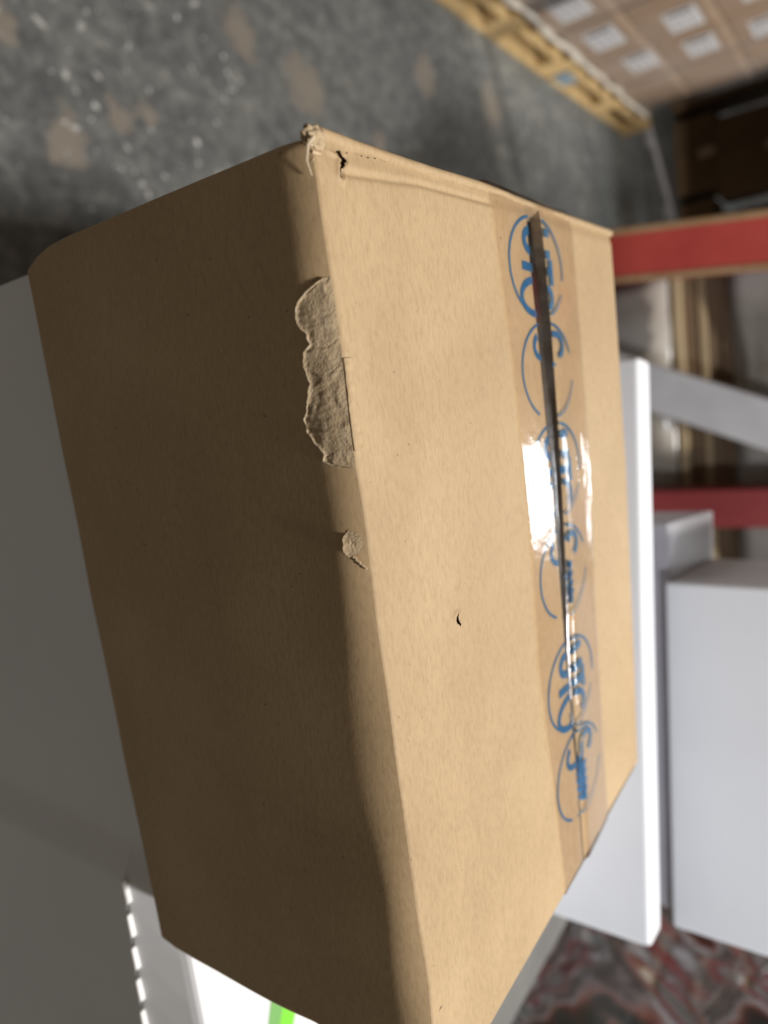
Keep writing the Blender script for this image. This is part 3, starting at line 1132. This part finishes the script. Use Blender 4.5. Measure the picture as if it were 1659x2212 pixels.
bundle('wrapped_bundle', -0.15, 0.70, 1.60, 2.55, 1.008, 1.44, 'upper film-wrapped beige bundle on the timber pallet in the rack', 5.1)

# ------------------------------------------------------------------ added shade rack and cartons at the end of the aisle
t = thing('shade_rack', (-0.8, 5.5, 0), 'low timber rack added to keep the end of the aisle in shade', 'rack')
for xx in (-3.35, -1.75, -0.12):
    for yy in (4.98, 6.2):
        box('post', xx - 0.035, xx + 0.035, yy - 0.035, yy + 0.035, 0, 0.90, M['dark'], t, 0.004)
for k in range(9):
    yy = 4.72 + 0.18 * k
    box('deck_board', -3.4, -0.05, yy, yy + 0.175, 0.90, 0.925, M['wood_brown'], t, 0.002)  # unseen deck, added to shade the cartons below it
for k, (xa, xb_, za, zb_, yy) in enumerate(((-1.62, -1.10, 0.0, 0.28, 5.75), (-1.05, -0.62, 0.0, 0.24, 5.80), (-1.55, -1.02, 0.28, 0.72, 5.70), (-0.58, -0.16, 0.0, 0.40, 5.9), (-0.95, -0.60, 0.24, 0.60, 5.95), (-2.25, -1.68, 0.0, 0.62, 5.72), (-2.95, -2.32, 0.0, 0.55, 5.78))):
    lb = ('wide flat old brown carton on the floor of the shade rack', 'small old brown carton on the floor of the shade rack', 'large old brown carton stacked on the wide flat one in the shade rack',
          'tall old brown carton at the inner end of the shade rack', 'old brown carton stacked on the small one in the shade rack', 'big old brown carton beside the middle post of the shade rack',
          'big old brown carton at the outer end of the shade rack')[k]
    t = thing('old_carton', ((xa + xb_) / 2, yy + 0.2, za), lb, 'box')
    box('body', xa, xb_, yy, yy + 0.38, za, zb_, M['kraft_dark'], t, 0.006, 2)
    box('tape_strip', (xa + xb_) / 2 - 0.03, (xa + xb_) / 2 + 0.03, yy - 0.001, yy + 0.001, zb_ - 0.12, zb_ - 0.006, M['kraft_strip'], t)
t = thing('lit_streak_rail', (-1.1, 5.2, 0), 'pale rail added in place of the lit floor strip before the shade rack', 'rail')  # added pale tube stands in for a lit strip of floor
V, F = tube([Vector((-1.44, 4.93, 0.022)), Vector((-1.2, 5.18, 0.022)), Vector((-0.86, 5.52, 0.022))], 0.022, 10)
obj('lit_streak_tube', V, F, M['steel'], t, True)
for p in ((-1.36, 5.0), (-0.95, 5.42)):
    box('lit_streak_foot', p[0] - 0.05, p[0] + 0.05, p[1] - 0.05, p[1] + 0.05, 0, 0.006, M['steel'], t)

# ------------------------------------------------------------------ wrapped packs to the right of the white stack
make_pallet('pack_pallet', 0.90, 1.70, 0.30, 1.50, 0, 0.14, M['wood_brown'], 'brown wooden pallet under the dark red and green packs')
t = thing('dark_crate', (1.3, 0.9, 0.14), 'large black plastic crate under the dark red and green packs', 'crate')
box('shell', 0.93, 1.68, 0.32, 1.48, 0.14, 0.70, M['dark'], t, 0.01, 2)
box('rim', 0.92, 1.69, 0.31, 1.49, 0.66, 0.70, M['dark'], t, 0.006, 2)
pcs = {}
for key, nm in (('pack_red', 'dark red pack'), ('pack_green', 'dark green pack'), ('pack_grey', 'charcoal pack')):
    pcs[key] = (mesh_from(key, *bbox(0, 0.30, 0, 0.128, 0, 0.098, 0.012, 2)), nm)
cap = mesh_from('pack_band', *bbox(-0.001, 0.12, 0.045, 0.083, -0.0005, 0.0990, 0.0005))
order = ['pack_grey', 'pack_green', 'pack_green', 'pack_grey', 'pack_grey', 'pack_green', 'pack_grey', 'pack_green', 'pack_grey']
for r in range(6):
    for c in range(8):
        key = 'pack_red' if (c <= 1 and r <= 2) or (c, r) in ((3, 3), (5, 4), (6, 1)) else order[(r * 4 + c * 5 + (r * c) % 3) % 9]
        me_, nm = pcs[key]
        t = thing('wrapped_pack', (0.955 + 0.012 * ((r * 5 + c * 3) % 4), 0.335 + 0.138 * c, 0.70 + 0.10 * r), nm + ' in the film-wrapped load on the black crate', 'pack', nm + 's in the film-wrapped load')
        link('body', me_, M[key], t)
        link('band', cap, M['pack_grey' if key != 'pack_grey' else 'pack_green'], t)
t = thing('film_cover', (0.93, 0.9, 0.70), 'crumpled clear stretch film over the dark red and green packs', 'film')


def cov(y, v):
    z = 0.71 + 0.64 * v
    f = 0.018 * nz(y * 0.6, z * 1.2, 0, 9) + 0.010 * abs(nz(y + z * 0.7, z * 0.3, 2, 14))
    return Vector((0.925 - f, y, z))


obj('film_sheet', *grid(lin(0.31, 1.46, 110), lin(0, 1, 70), cov), M['film'], t, True)
for k in range(5):
    y0_ = 0.50 + 0.09 * k
    pts = [Vector((0.912 + 0.01 * nz(a, k, 0, 4), y0_ + 0.22 * a + 0.02 * nz(a, k, 3, 5), 0.86 + 0.07 * ((k * 3) % 5) + 0.06 * a)) for a in lin(0, 1, 10)]
    obj('film_fold', *tube(pts, [0.0045 * math.sin(math.pi * (0.08 + 0.84 * i / 10)) for i in range(11)], 6), M['film'], t, True)

# ------------------------------------------------------------------ grit on the floor
V, F = [], []
for k in range(420):
    x = -0.35 - 0.75 * random.random() ** 0.8
    y = 0.45 + 0.8 * random.random()
    r = 0.0012 + 0.0070 * random.random() ** 4
    n0 = len(V)
    pts = [Vector((1, 0, 0)), Vector((-1, 0, 0)), Vector((0, 1, 0)), Vector((0, -1, 0)), Vector((0, 0, 0.8)), Vector((0, 0, -0.2))]
    a = random.random() * 6.3
    st = 1 + random.random()
    for p in pts:
        jx = p.x * st * (0.7 + 0.6 * random.random())
        jy = p.y * (0.7 + 0.6 * random.random())
        V.append(Vector((x + r * (jx * math.cos(a) - jy * math.sin(a)), y + r * (jx * math.sin(a) + jy * math.cos(a)), r * p.z)))
    for f in ((0, 2, 4), (2, 1, 4), (1, 3, 4), (3, 0, 4), (2, 0, 5), (1, 2, 5), (3, 1, 5), (0, 3, 5)):
        F.append([i + n0 for i in f])
tag(obj('floor_grit', V, F, M['grit']), 'pale stone grit scattered over the concrete beside the white stack', 'grit', kind='stuff')
